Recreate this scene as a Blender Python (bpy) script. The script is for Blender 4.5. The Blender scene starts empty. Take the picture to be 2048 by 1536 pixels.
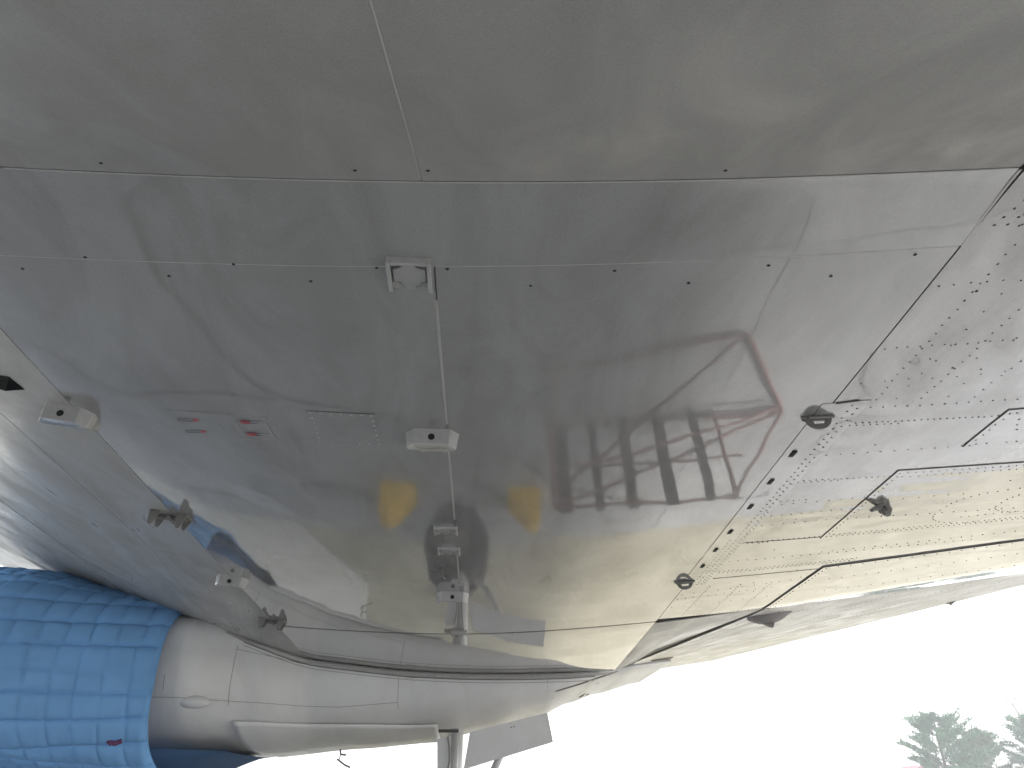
import bpy, bmesh, math, random
from mathutils import Vector, noise
random.seed(7)
S = bpy.context.scene
COL = S.collection
HC = 1.3

# ------------------------------------------------------------------ camera
cam = bpy.data.cameras.new('camera')
cam.sensor_width = 36.0
cam.lens = 1480.0 / 2048.0 * 36.0
cam.clip_start = 0.02
cam.clip_end = 3000
co = bpy.data.objects.new('camera', cam)
COL.objects.link(co)
co.location = (0, 0, HC)
co.rotation_euler = (math.radians(90 + 28.5), 0, math.radians(-2.5))
S.camera = co

# ------------------------------------------------------------------ sky, sun, exposure
SUN_EL, SUN_AZ = math.radians(42), math.radians(98)     # azimuth clockwise from +Y
w = bpy.data.worlds.new('World')
S.world = w
w.use_nodes = True
nt = w.node_tree
bg = nt.nodes['Background']
sky = nt.nodes.new('ShaderNodeTexSky')
sky.sky_type = 'NISHITA'
sky.sun_disc = False
sky.sun_elevation = SUN_EL
sky.sun_rotation = SUN_AZ
sky.air_density = 1.0
sky.dust_density = 1.5
sky.ozone_density = 1.0
hs = nt.nodes.new('ShaderNodeHueSaturation')             # high thin overcast: greyer than clear blue
hs.inputs['Saturation'].default_value = 0.3
nt.links.new(sky.outputs[0], hs.inputs['Color'])
nt.links.new(hs.outputs[0], bg.inputs[0])
bg.inputs[1].default_value = 0.108
sl = bpy.data.lights.new('sun', 'SUN')
sl.energy = 1.2
sl.angle = math.radians(14)
sl.color = (1.0, 0.955, 0.9)
so = bpy.data.objects.new('sun', sl)
COL.objects.link(so)
sd = Vector((math.sin(SUN_AZ) * math.cos(SUN_EL), math.cos(SUN_AZ) * math.cos(SUN_EL), math.sin(SUN_EL)))
so.rotation_euler = sd.to_track_quat('Z', 'Y').to_euler()
so.location = sd * 60
S.view_settings.view_transform = 'Standard'
S.view_settings.look = 'None'
S.view_settings.gamma = 1
S.view_settings.use_curve_mapping = False
S.view_settings.exposure = 2.58
S.cycles.caustics_reflective = False
S.cycles.sample_clamp_indirect = 6

# ------------------------------------------------------------------ helpers
def sm(o):
    for p in o.data.polygons:
        p.use_smooth = True
    return o

def link(name, me, mat, parent=None):
    o = bpy.data.objects.new(name, me)
    COL.objects.link(o)
    if mat is not None and not me.materials:
        me.materials.append(mat)
    if parent is not None:
        o.parent = parent
    return o

def mesh(name, V, Fc, mat, parent=None, smooth=False):
    me = bpy.data.meshes.new(name)
    me.from_pydata([tuple(v) for v in V], [], Fc)
    me.update()
    o = link(name, me, mat, parent)
    if smooth:
        sm(o)
    return o

def thing(name, label, cat, loc=(0, 0, 0), group=None):
    o = bpy.data.objects.new(name, None)
    COL.objects.link(o)
    o.location = loc
    o.empty_display_size = 0.2
    o['label'] = label
    o['category'] = cat
    if group:
        o['group'] = group
    return o

def tag(o, label=None, cat=None, group=None, kind=None):
    if label: o['label'] = label
    if cat: o['category'] = cat
    if group: o['group'] = group
    if kind: o['kind'] = kind
    return o

class MB:
    def __init__(s):
        s.V = []; s.F = []
    def add(s, V, Fc):
        n = len(s.V)
        s.V += [tuple(v) for v in V]
        s.F += [tuple(i + n for i in f) for f in Fc]
    def box(s, a, b):
        x0, y0, z0 = a; x1, y1, z1 = b
        s.add([(x0,y0,z0),(x1,y0,z0),(x1,y1,z0),(x0,y1,z0),(x0,y0,z1),(x1,y0,z1),(x1,y1,z1),(x0,y1,z1)],
              [(0,3,2,1),(4,5,6,7),(0,1,5,4),(1,2,6,5),(2,3,7,6),(3,0,4,7)])
    def prism(s, pts, axis, a, b):
        """closed outline pts (2D) swept along axis 0/1/2 from a to b"""
        def p3(p, t):
            l = [p[0], p[1]]; l.insert(axis, t); return tuple(l)
        n = len(pts)
        s.add([p3(p, a) for p in pts] + [p3(p, b) for p in pts],
              [tuple(range(n))[::-1], tuple(range(n, 2*n))] + [(i, (i+1) % n, n+(i+1) % n, n+i) for i in range(n)])
    def tube(s, pts, r, n=8, r2=None):
        pts = [Vector(p) for p in pts]
        rings = []
        for i, p in enumerate(pts):
            d = (pts[min(i+1, len(pts)-1)] - pts[max(i-1, 0)]).normalized()
            u = d.cross(Vector((0.31, 0.2, 0.93)))
            if u.length < 1e-3: u = d.cross(Vector((1, 0, 0)))
            u.normalize(); v = d.cross(u)
            t = i / max(1, len(pts)-1)
            rr = r if r2 is None else r + (r2 - r) * t
            rings.append([p + (u*math.cos(2*math.pi*k/n) + v*math.sin(2*math.pi*k/n))*rr for k in range(n)])
        V = [q for R in rings for q in R]
        Fc = [(i*n+k, i*n+(k+1) % n, (i+1)*n+(k+1) % n, (i+1)*n+k) for i in range(len(pts)-1) for k in range(n)]
        Fc += [tuple(range(n))[::-1], tuple(range((len(pts)-1)*n, len(pts)*n))]
        s.add(V, Fc)
    def disc_dome(s, c, r, h, n=8):
        """flat-headed fastener hanging under a surface at c"""
        x, y, z = c
        V = [(x + r*math.cos(2*math.pi*k/n), y + r*math.sin(2*math.pi*k/n), z + 0.0008) for k in range(n)]
        V += [(x + .6*r*math.cos(2*math.pi*k/n), y + .6*r*math.sin(2*math.pi*k/n), z - h) for k in range(n)]
        s.add(V, [(k, n+k, n+(k+1) % n, (k+1) % n) for k in range(n)] + [tuple(range(n, 2*n))[::-1]])
    def build(s, name, mat, parent=None, smooth=False, bevel=0):
        o = mesh(name, s.V, s.F, mat, parent, smooth)
        if bevel:
            m = o.modifiers.new('edge', 'BEVEL'); m.width = bevel; m.segments = 2; m.limit_method = 'ANGLE'
        return o

# ------------------------------------------------------------------ materials
def base_mat(name):
    m = bpy.data.materials.new(name)
    m.use_nodes = True
    return m, m.node_tree.nodes, m.node_tree.links, m.node_tree.nodes['Principled BSDF']

def simple(name, col, rough=.5, metal=0, var=.12, scale=8, coat=0, spec=.5, bump=0, bscale=60):
    m, N, L, P = base_mat(name)
    tc = N.new('ShaderNodeTexCoord')
    nz = N.new('ShaderNodeTexNoise'); nz.inputs['Scale'].default_value = scale; nz.inputs['Detail'].default_value = 5
    L.new(tc.outputs['Object'], nz.inputs['Vector'])
    mx = N.new('ShaderNodeMix'); mx.data_type = 'RGBA'
    mx.inputs[6].default_value = (*[c*(1-var) for c in col], 1)
    mx.inputs[7].default_value = (*[min(1, c*(1+var)) for c in col], 1)
    L.new(nz.outputs[0], mx.inputs[0]); L.new(mx.outputs[2], P.inputs['Base Color'])
    P.inputs['Roughness'].default_value = rough; P.inputs['Metallic'].default_value = metal
    P.inputs['Specular IOR Level'].default_value = spec
    P.inputs['Coat Weight'].default_value = coat; P.inputs['Coat Roughness'].default_value = .06
    if bump:
        n2 = N.new('ShaderNodeTexNoise'); n2.inputs['Scale'].default_value = bscale; n2.inputs['Detail'].default_value = 4
        L.new(tc.outputs['Object'], n2.inputs['Vector'])
        b = N.new('ShaderNodeBump'); b.inputs['Strength'].default_value = bump; b.inputs['Distance'].default_value = .01
        L.new(n2.outputs[0], b.inputs['Height']); L.new(b.outputs[0], P.inputs['Normal'])
    return m

def paint(name, col, dirt, rough=.12, coat=.7, amount=.6, spec=.5, crough=.006, cior=1.5):
    """gloss aircraft paint: faint grime drifts, fine speckle, uneven gloss"""
    m, N, L, P = base_mat(name)
    tc = N.new('ShaderNodeTexCoord')
    mp = N.new('ShaderNodeMapping'); mp.inputs['Scale'].default_value = (1.6, .55, 1)
    L.new(tc.outputs['Object'], mp.inputs['Vector'])
    n1 = N.new('ShaderNodeTexNoise'); n1.inputs['Scale'].default_value = 2.2; n1.inputs['Detail'].default_value = 8; n1.inputs['Roughness'].default_value = .62
    n1.inputs['Distortion'].default_value = .8
    L.new(mp.outputs[0], n1.inputs['Vector'])
    r1 = N.new('ShaderNodeMapRange'); r1.inputs[1].default_value = .42; r1.inputs[2].default_value = .75; r1.inputs[4].default_value = amount
    L.new(n1.outputs[0], r1.inputs[0])
    n2 = N.new('ShaderNodeTexNoise'); n2.inputs['Scale'].default_value = 260; n2.inputs['Detail'].default_value = 2
    L.new(tc.outputs['Object'], n2.inputs['Vector'])
    mx = N.new('ShaderNodeMix'); mx.data_type = 'RGBA'
    mx.inputs[6].default_value = (*col, 1); mx.inputs[7].default_value = (*dirt, 1)
    L.new(r1.outputs[0], mx.inputs[0])
    sp = N.new('ShaderNodeMapRange'); sp.inputs[1].default_value = .3; sp.inputs[2].default_value = .7; sp.inputs[3].default_value = .9; sp.inputs[4].default_value = 1.1
    L.new(n2.outputs[0], sp.inputs[0])
    mul = N.new('ShaderNodeMix'); mul.data_type = 'RGBA'; mul.blend_type = 'MULTIPLY'; mul.inputs[0].default_value = 1
    L.new(mx.outputs[2], mul.inputs[6]); L.new(sp.outputs[0], mul.inputs[7])
    L.new(mul.outputs[2], P.inputs['Base Color'])
    rr = N.new('ShaderNodeMapRange'); rr.inputs[1].default_value = .35; rr.inputs[2].default_value = .75
    rr.inputs[3].default_value = rough; rr.inputs[4].default_value = rough*2.2
    L.new(n1.outputs[0], rr.inputs[0]); L.new(rr.outputs[0], P.inputs['Roughness'])
    P.inputs['Specular IOR Level'].default_value = spec
    P.inputs['Coat Weight'].default_value = coat
    P.inputs['Coat IOR'].default_value = cior
    P.inputs['Coat Roughness'].default_value = crough
    b = N.new('ShaderNodeBump'); b.inputs['Strength'].default_value = .03; b.inputs['Distance'].default_value = .002
    n3 = N.new('ShaderNodeTexNoise'); n3.inputs['Scale'].default_value = 26; n3.inputs['Detail'].default_value = 4
    L.new(tc.outputs['Object'], n3.inputs['Vector'])
    L.new(n3.outputs[0], b.inputs['Height'])
    L.new(b.outputs[0], P.inputs['Normal'])
    if coat: L.new(b.outputs[0], P.inputs['Coat Normal'])
    return m

M = {}
M['paint'] = paint('wing_grey_gloss', (.265, .264, .257), (.195, .190, .180), rough=.06, coat=1, cior=1.65, amount=1, crough=.018)
M['aft'] = paint('aft_grey_gloss', (.225, .218, .208), (.155, .146, .136), rough=.08, coat=1, cior=1.65, amount=1, crough=.02)
M['nose'] = paint('leading_edge_grey_dulled', (.40, .394, .376), (.28, .27, .252), rough=.26, coat=0, spec=.28, amount=.9)
M['nose2'] = paint('forward_grey_semi_gloss', (.36, .356, .343), (.26, .252, .238), rough=.12, coat=.3, spec=.35, crough=.06, amount=.9)
M['flap'] = paint('flap_grey_weathered', (.46, .455, .44), (.34, .33, .31), rough=.28, coat=0, spec=.35)
M['fair'] = paint('fairing_grey_satin', (.275, .27, .26), (.225, .22, .21), rough=.42, coat=0, spec=.4)
M['nac'] = paint('nacelle_pale_grey', (.68, .685, .69), (.56, .555, .545), rough=.36, coat=.1, amount=.5, crough=.1)
M['fill'] = paint('fillet_grey', (.34, .335, .325), (.27, .262, .25), rough=.16, coat=.6, crough=.05)
M['seal'] = simple('old_sealant', (.055, .05, .045), .7)
M['seal_pale'] = simple('pale_sealant', (.36, .35, .33), .5)
M['seam_grey'] = simple('nacelle_joint', (.24, .23, .22), .6)
M['rivet'] = simple('rivet_grime', (.045, .038, .032), .8, spec=.2)
M['rivet_pale'] = simple('painted_rivet', (.31, .305, .295), .25, coat=.4)
M['hole'] = simple('dark_hole', (.008, .008, .008), .9)
M['fit'] = simple('fitting_grey', (.30, .298, .285), .28, coat=.3, scale=30)
M['fit_pale'] = simple('fitting_pale_grey', (.36, .36, .35), .25, coat=.4, scale=30)
M['fit_dark'] = simple('fitting_dark_metal', (.17, .165, .157), .5, metal=.1, scale=30)
M['red'] = simple('red_paint', (.36, .06, .075), .5)
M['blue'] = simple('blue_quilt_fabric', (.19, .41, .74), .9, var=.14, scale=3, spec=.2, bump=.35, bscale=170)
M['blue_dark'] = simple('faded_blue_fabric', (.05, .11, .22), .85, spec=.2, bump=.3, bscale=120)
M['rubber'] = simple('tyre_rubber', (.05, .042, .045), .75, bump=.2)
M['steel'] = simple('strut_grey', (.5, .5, .5), .35, var=.05)
M['hub'] = simple('dull_hub', (.16, .15, .15), .6)
M['yellow'] = simple('yellow_paint', (.70, .44, .02), .6, var=.25)
M['wood'] = simple('weathered_plank', (.06, .055, .05), .8, var=.3)
M['redtube'] = simple('faded_red_tube', (.21, .105, .095), .7, var=.25)
M['bark'] = simple('bark', (.10, .075, .055), .9)
M['pine'] = simple('pine_needles', (.04, .13, .045), .7, var=.4, scale=1.4)
M['pine2'] = simple('pine_needles_light', (.07, .15, .05), .7, var=.4, scale=1.4)
M['twig'] = simple('bare_twigs', (.17, .14, .12), .9)
M['wall'] = simple('pale_render', (.55, .53, .48), .9)
M['roof'] = simple('red_roof_sheet', (.30, .07, .08), .6)
M['glass'] = simple('window_glass', (.03, .035, .04), .08)
M['white'] = simple('white_paint', (.75, .75, .74), .25, var=.04, coat=.5)

# ------------------------------------------------------------------ ground (only its reflection is in the picture)
def ground_mat(name, a, b, c, scale, rough, bump):
    m, N, L, P = base_mat(name)
    tc = N.new('ShaderNodeTexCoord')
    n1 = N.new('ShaderNodeTexNoise'); n1.inputs['Scale'].default_value = scale; n1.inputs['Detail'].default_value = 9; n1.inputs['Roughness'].default_value = .65
    L.new(tc.outputs['Object'], n1.inputs['Vector'])
    cr = N.new('ShaderNodeValToRGB')
    cr.color_ramp.elements[0].position = .32; cr.color_ramp.elements[0].color = (*a, 1)
    cr.color_ramp.elements[1].position = .72; cr.color_ramp.elements[1].color = (*c, 1)
    e = cr.color_ramp.elements.new(.52); e.color = (*b, 1)
    L.new(n1.outputs[0], cr.inputs[0]); L.new(cr.outputs[0], P.inputs['Base Color'])
    P.inputs['Roughness'].default_value = rough
    bp = N.new('ShaderNodeBump'); bp.inputs['Strength'].default_value = bump; bp.inputs['Distance'].default_value = .03
    n2 = N.new('ShaderNodeTexNoise'); n2.inputs['Scale'].default_value = scale*12; n2.inputs['Detail'].default_value = 5
    L.new(tc.outputs['Object'], n2.inputs['Vector'])
    L.new(n2.outputs[0], bp.inputs['Height']); L.new(bp.outputs[0], P.inputs['Normal'])
    return m

M['grass'] = ground_mat('dry_spring_grass', (.25, .23, .165), (.38, .355, .27), (.48, .455, .365), .6, .95, .8)
M['concrete'] = ground_mat('apron_concrete', (.29, .292, .29), (.38, .382, .378), (.46, .46, .455), .5, .85, .3)
M['tar'] = simple('joint_filler', (.26, .255, .245), .8)
M['sand'] = ground_mat('pale_dusty_verge', (.46, .44, .385), (.56, .54, .485), (.64, .62, .565), .4, .95, .5)

def sheet(name, poly, z, mat):
    return tag(mesh(name, [(x, y, z) for x, y in poly], [tuple(range(len(poly)))], mat), kind='structure')
sheet('ground', [(-1500, -1500), (1500, -1500), (1500, 1500), (-1500, 1500)], -0.16, M['grass'])
sheet('verge', [(-60, 10.6), (-3.2, 10.6), (-2.2, 13.2), (-6, 40), (-60, 60)], -0.152, M['sand'])
apron = bpy.data.objects.new('apron', None); COL.objects.link(apron); apron['kind'] = 'structure'
mesh('joint_filler', [(-24, -24, -.03), (24, -24, -.03), (24, 10.6, -.03), (-24, 10.6, -.03)], [(0, 1, 2, 3)], M['tar'], apron)
slab = MB(); slab.box((0, 0, -.15), (2.985, 2.985, 0))
slab_me = None
for i in range(16):
    for j in range(11):
        x = -24.1 + i*3; y = -22.4 + j*3
        if slab_me is None:
            o = slab.build('slab', M['concrete'], apron); slab_me = o.data
        else:
            o = link('slab', slab_me, None, apron)
        o.location = (x, y, random.uniform(-.002, .002))
def tar(pts, wid):
    V = []; Fc = []; P = []
    for a, b in zip(pts, pts[1:]):
        n = max(2, int(math.dist(a, b)/.08))
        P += [(a[0]+(b[0]-a[0])*k/n, a[1]+(b[1]-a[1])*k/n) for k in range(n)]
    for i, p in enumerate(P):
        q = P[min(i+1, len(P)-1)]; o_ = P[max(i-1, 0)]
        d = Vector((q[0]-o_[0], q[1]-o_[1])).normalized()
        j = .10*noise.noise(Vector((p[0]*1.6, p[1]*1.6, 3))) + .04*noise.noise(Vector((p[0]*6, p[1]*6, 9)))
        w_ = wid*(.75 + .6*noise.noise(Vector((p[0]*3, p[1]*3, 17))))
        for s_ in (-1, 1): V.append((p[0] - d.y*(j + s_*w_/2), p[1] + d.x*(j + s_*w_/2), .007))
    for i in range(len(P)-1): Fc.append((2*i, 2*i+1, 2*i+3, 2*i+2))
    mesh('tar_crack', V, Fc, M['tar_dark'], apron)
M['tar_dark'] = simple('crack_tar', (.11, .108, .10), .8)
for pts, wid in (([(-7.5, 7.4), (-5.7, 7.25), (-4.3, 7.5), (-3.4, 7.1), (-1.9, 7.0), (-.3, 7.25)], .10), ([(-3.3, 4.2), (-3.15, 5.6), (-2.9, 6.4), (-2.45, 7.0)], .09),
                 ([(-2.6, 9.2), (-2.0, 8.9), (-1.5, 9.6), (-.9, 10.3)], .08), ([(.55, 8.0), (1.2, 8.7), (2.2, 9.3), (3.2, 9.6), (4.6, 9.7)], .07),
                 ([(4.6, 6.4), (4.9, 7.6), (4.7, 9.0)], .03), ([(-5.5, 9.8), (-4.6, 10.1), (-3.6, 9.9), (-2.4, 10.4)], .08)):
    tar(pts, wid)
# shallow puddle on the concrete ahead of the wheel
pm, N_, L_, P_ = base_mat('puddle_water'); P_.inputs['Base Color'].default_value = (.03, .032, .035, 1); P_.inputs['Roughness'].default_value = .03
PV = []
for k in range(28):
    a = 2*math.pi*k/28; r = 1 + .22*noise.noise(Vector((math.cos(a)*1.3, math.sin(a)*1.3, 4)))
    ex, ey = 1.0*r*math.cos(a), .3*r*math.sin(a)
    c_, s_ = math.cos(math.radians(38)), math.sin(math.radians(38))
    PV.append((-3.85 + ex*c_ - ey*s_, 9.55 + ex*s_ + ey*c_))
sheet('puddle', PV, .009, pm)

# ------------------------------------------------------------------ wing shape
def K(x): return 2*.033*2.25*(math.sqrt(1 + (x/1.5)**2) - 1)
def nose(d): return .11*d*d if d < 1.09 else .1307 + .24*(d - 1.09)
def zw(x, y):
    z = HC + 1.5 + K(x) - .0533*y
    t = 1.462 - .038*x - y
    if x < -1.5: z += nose(-1.5 - x)
    z -= .56*.5*(t + math.sqrt(t*t + .0016))
    u = (y - 6.4) + .37*(x - 1.5)
    if y > 9.2: z += .13*(math.sqrt((y - 9.2)**2 + .04) - .2)*max(0, min(1, (2.0 - x)/.6))
    if x > 1.4 and u > 0:
        f = min(1, (x - 1.4)/.9)
        z += .13*(math.sqrt(u*u + .04) - .2)*f*f*(3 - 2*f)
    return z
RIBS = (2.76, 2.907, 3.22, 3.53, 3.83, 4.0, 4.15, 4.45, 4.79, 5.06, 5.72)
def N3(x, y, s): return noise.noise(Vector((x, y, s)))
def wr(x, y):
    """hand-worn skin: long soft waves, tighter buckles and rivet-line dents aft of the rear spar"""
    v = .0012*N3(x*.9, y*1.5, 1.3) + .0007*N3(x*2.9, y*3.2, 5.1) + .00016*N3(x*9, y*9, 2.2)
    if x < -1.6: v += min(1, (-1.6 - x)/.3)*(.0012*N3(x*2.4, y*1.6, 8.8))
    if x > 1.5:
        f = min(1, (x - 1.5)/.12)
        a = .0013*N3(x*5.2, y*6.5, 3.7) + .0006*N3(x*13, y*13, 9.1)
        k = max(0, min(1, (3.1 - y)/.5))
        a += k*.0095*N3((x*.55 + y*.83)*2.2, (x*.83 - y*.55)*8.5, 6.6)
        for r in RIBS:
            d = (y - r)/.03
            if -3 < d < 3: a -= .0009*math.exp(-d*d)
        if y > 6: a += .0014*N3(x*1.6, y*5, 12.4) + .0012*N3(x*1.1, y*2.6, 15.2)
        v += a*f
    return v
def surf(x, y): return zw(x, y) + wr(x, y)

def clip_poly(poly, conv):
    """Sutherland-Hodgman, conv counter-clockwise"""
    out = poly
    n = len(conv)
    for i in range(n):
        a, b = conv[i], conv[(i+1) % n]
        inp, out = out, []
        if not inp: return []
        def side(p): return (b[0]-a[0])*(p[1]-a[1]) - (b[1]-a[1])*(p[0]-a[0])
        for k in range(len(inp)):
            p, q = inp[k], inp[(k+1) % len(inp)]
            sp, sq = side(p), side(q)
            if sp >= 0: out.append(p)
            if (sp >= 0) != (sq >= 0):
                t = sp/(sp - sq)
                out.append((p[0] + (q[0]-p[0])*t, p[1] + (q[1]-p[1])*t))
    return out

def shrink(conv, g):
    n = len(conv); L = []
    for i in range(n):
        a, b = Vector(conv[i]), Vector(conv[(i+1) % n])
        d = (b - a).normalized(); nrm = Vector((-d.y, d.x))
        L.append((a + nrm*g, d))
    out = []
    for i in range(n):
        p, d = L[i-1]; q, e = L[i]
        den = d.x*e.y - d.y*e.x
        t = ((q.x-p.x)*e.y - (q.y-p.y)*e.x)/den
        out.append((p.x + d.x*t, p.y + d.y*t))
    return out

def arange(a, b, far):
    v = [a]
    while v[-1] < b:
        v.append(v[-1] + far(v[-1]))
    return v

def skin(name, conv, mat, parent, off=0.0, gap=.002, thick=.009, cell=.04):
    conv = shrink(conv, gap)
    xs = [p[0] for p in conv]; ys = [p[1] for p in conv]
    gx = arange(min(xs), max(xs), lambda v: cell if -3.6 < v < 3.9 else .12)
    gy = arange(min(ys), max(ys), lambda v: cell if v < 8.8 else (.1 if v < 11 else .3))
    vid = {}; V = []; Fc = []
    def vert(p):
        k = (round(p[0], 5), round(p[1], 5))
        if k not in vid:
            vid[k] = len(V); V.append((p[0], p[1], surf(p[0], p[1]) - off))
        return vid[k]
    for i in range(len(gx)-1):
        for j in range(len(gy)-1):
            c = clip_poly([(gx[i], gy[j]), (gx[i], gy[j+1]), (gx[i+1], gy[j+1]), (gx[i+1], gy[j])], conv)
            ids = []
            for p in c:
                q = vert(p)
                if not ids or (q != ids[-1]): ids.append(q)
            if len(ids) > 1 and ids[0] == ids[-1]: ids.pop()
            if len(set(ids)) == len(ids) and len(ids) > 2: Fc.append(tuple(ids))
    cnt = {}
    for f in Fc:
        for k in range(len(f)):
            e = (f[k], f[(k+1) % len(f)]); cnt[e] = 1
    rim = [e for e in cnt if (e[1], e[0]) not in cnt]
    up = {}
    nskin = len(Fc)
    def lift(i):
        if i not in up:
            up[i] = len(V); V.append((V[i][0], V[i][1], V[i][2] + thick))
        return up[i]
    lower = {}
    def low(i):                                  # own verts for the rim so that its edge stays sharp
        if i not in lower:
            lower[i] = len(V); V.append(V[i])
        return lower[i]
    for a, b in rim:
        Fc.append((low(b), low(a), lift(a), lift(b)))
    o = mesh(name, V, Fc, mat, parent)
    for p in o.data.polygons[:nskin]: p.use_smooth = True
    return o

AC = thing('aircraft', 'grey high wing aircraft seen from under its riveted wing and engine nacelle', 'aircraft', (0, 0, 0))

def Sc(y): return -.175 + .008*y - (.01 if y < 1.5 else 0)
def L1(x): return 1.475 - .038*x
def L2(x): return 1.825 - .057*x
def JJ(x): return 6.62 - .10*x
XS1, XS2, XS3 = -1.76, -2.15, -2.76
XR = 1.475
XTE = 5.76
XLE = -6.8
Y0 = .28
fair = M['fair']; pnt = M['paint']
skin('fairing_panel', [(XLE, Y0), (Sc(0), Y0), (Sc(1), L1(Sc(1))), (XLE, L1(XLE))], fair, AC, gap=.0012)
skin('fairing_panel', [(Sc(0), Y0), (1.44, Y0), (1.44, L1(1.44)), (Sc(1), L1(Sc(1)))], fair, AC, gap=.0012)
skin('fairing_panel', [(1.44, Y0), (XTE, Y0), (XTE, 1.25), (1.44, 1.40)], fair, AC, gap=.0012)
skin('wing_panel', [(XLE, L1(XLE)), (1.44, L1(1.44)), (1.462, L2(1.46)), (XLE, L2(XLE))], pnt, AC, off=.0015)
skin('wing_panel', [(XS1, L2(XS1)), (Sc(2), L2(Sc(2))), (Sc(6), JJ(Sc(6))), (XS1, JJ(XS1))], pnt, AC)
skin('wing_panel', [(Sc(2), L2(Sc(2))), (1.462, L2(1.46)), (1.50, JJ(1.5)), (Sc(6), JJ(Sc(6)))], pnt, AC)
G0 = .0004
skin('wing_panel', [(-2.21, L2(XS2)), (XS1, L2(XS1)), (XS1, 5.0 - G0), (-2.21, 5.0 - G0)], M['nose'], AC)
skin('wing_panel', [(-2.21, 5.0), (XS1, 5.0), (XS1, 9.4), (-2.84, 9.4)], M['nose'], AC)
skin('wing_panel', [(-3.385, L2(-3.385)), (-2.21, L2(XS2)), (-2.21, 5.0), (-3.385, 5.0)], M['nose'], AC)
skin('wing_panel', [(-3.385, 5.0), (-2.21, 5.0), (-2.58, 7.62), (-2.66, 7.62), (-3.385, 6.42)], M['nose'], AC)
skin('leading_edge_panel', [(XLE, L2(XLE)), (-3.385, L2(-3.385)), (-3.385, 6.42), (XLE, 6.42)], M['nose'], AC, off=.002)
skin('leading_edge_panel', [(XLE, 6.42), (-3.385, 6.42), (-2.66, 7.62), (-2.84, 9.4), (XLE, 9.4)], M['nose'], AC, off=.002)
skin('leading_edge_panel', [(XLE, 9.4), (1.50, 9.4), (1.50, 21), (XLE, 21)], M['nose'], AC)
skin('wing_panel', [(XS1, JJ(XS1)), (1.50, JJ(1.5)), (1.50, 9.4), (XS1, 9.4)], pnt, AC, off=.0005)
skin('aft_panel', [(1.462, 1.39), (XTE, 1.25), (XTE, 6.0), (2.37, 6.25), (1.50, 6.46)], M['aft'], AC)
skin('aft_panel', [(1.50, 6.46), (2.37, 6.25), (2.37, 21), (1.50, 21)], M['flap'], AC)
skin('flap_panel', [(2.385, 6.24), (XTE, 5.99), (XTE + .55, 21), (2.385 + .75, 21)], M['flap'], AC, off=.008, gap=.003, thick=.016)
skin('lap_panel', [(2.34, 2.85), (XTE, 2.80), (XTE, 3.20), (2.34, 3.214)], M['aft'], AC, off=.0035, gap=0, thick=.0033, cell=.03)
skin('lap_panel', [(2.14, 3.462), (XTE, 3.45), (XTE, 4.37), (2.14, 4.47)], M['aft'], AC, off=.0035, gap=0, thick=.0033, cell=.03)
skin('lap_panel', [(2.425, 5.10), (XTE, 4.44), (XTE, 5.985), (2.372, 6.235)], M['aft'], AC, off=.007, gap=0, thick=.0068, cell=.03)

M['strip'] = M['paint']
skin('splice_strip', [(1.425, 2.715), (1.632, 2.70), (1.638, 5.36), (1.452, 5.40)], pnt, AC, off=.0028, gap=0, thick=.0026, cell=.03)
# inner structure: ribs and upper skin behind the panel gaps
gx = [XLE + .02 + .1*i for i in range(120)]
gy = [.2 + .08*i for i in range(17)] + [1.6 + .2*i for i in range(30)] + [7.6 + .5*i for i in range(28)]
gx = [x for x in gx if x < 5.7] + [5.72]
V = []; Fc = []
def top(x, y):
    return zw(x, max(y, 1.6)) + .03 + .42*max(0.0, 1 - ((x + .2)/6.0)**2)**.8
for x in gx:
    for y in gy: V.append((x, y, zw(x, y) + .018))
n0 = len(V)
for x in gx:
    for y in gy: V.append((x, y, top(x, y)))
ny = len(gy)
for i in range(len(gx)-1):
    for j in range(ny-1):
        a = i*ny + j
        Fc.append((a, a+1, a+ny+1, a+ny)); Fc.append((n0+a, n0+a+ny, n0+a+ny+1, n0+a+1))
for i in range(len(gx)-1):
    for j in (0, ny-1):
        a = i*ny + j; Fc.append((a, a+ny, n0+a+ny, n0+a))
for j in range(ny-1):
    for i in (0, len(gx)-1):
        a = i*ny + j; Fc.append((a, a+1, n0+a+1, n0+a))
M['core'] = simple('gap_filler', (.10, .097, .09), .7)
mesh('wing_core', V, Fc, M['core'], AC)

# fuselage barrel above and behind the camera
V = []; Fc = []
st = [(-9, .4), (-8, .85), (-6.5, 1.15), (-5, 1.2), (0, 1.2), (5, 1.2), (8, 1.0), (11, .5), (13, .2)]
nseg = 48
for x, r in st:
    for k in range(nseg):
        a = 2*math.pi*k/nseg
        V.append((x, -.31 + r*math.cos(a), 3.21 + r*math.sin(a) + (1.2-r)*.4))
for i in range(len(st)-1):
    for k in range(nseg):
        Fc.append((i*nseg+k, i*nseg+(k+1) % nseg, (i+1)*nseg+(k+1) % nseg, (i+1)*nseg+k))
Fc += [tuple(range(nseg)), tuple(range((len(st)-1)*nseg, len(st)*nseg))[::-1]]
mesh('fuselage', V, Fc, M['fair'], AC, True)

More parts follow.
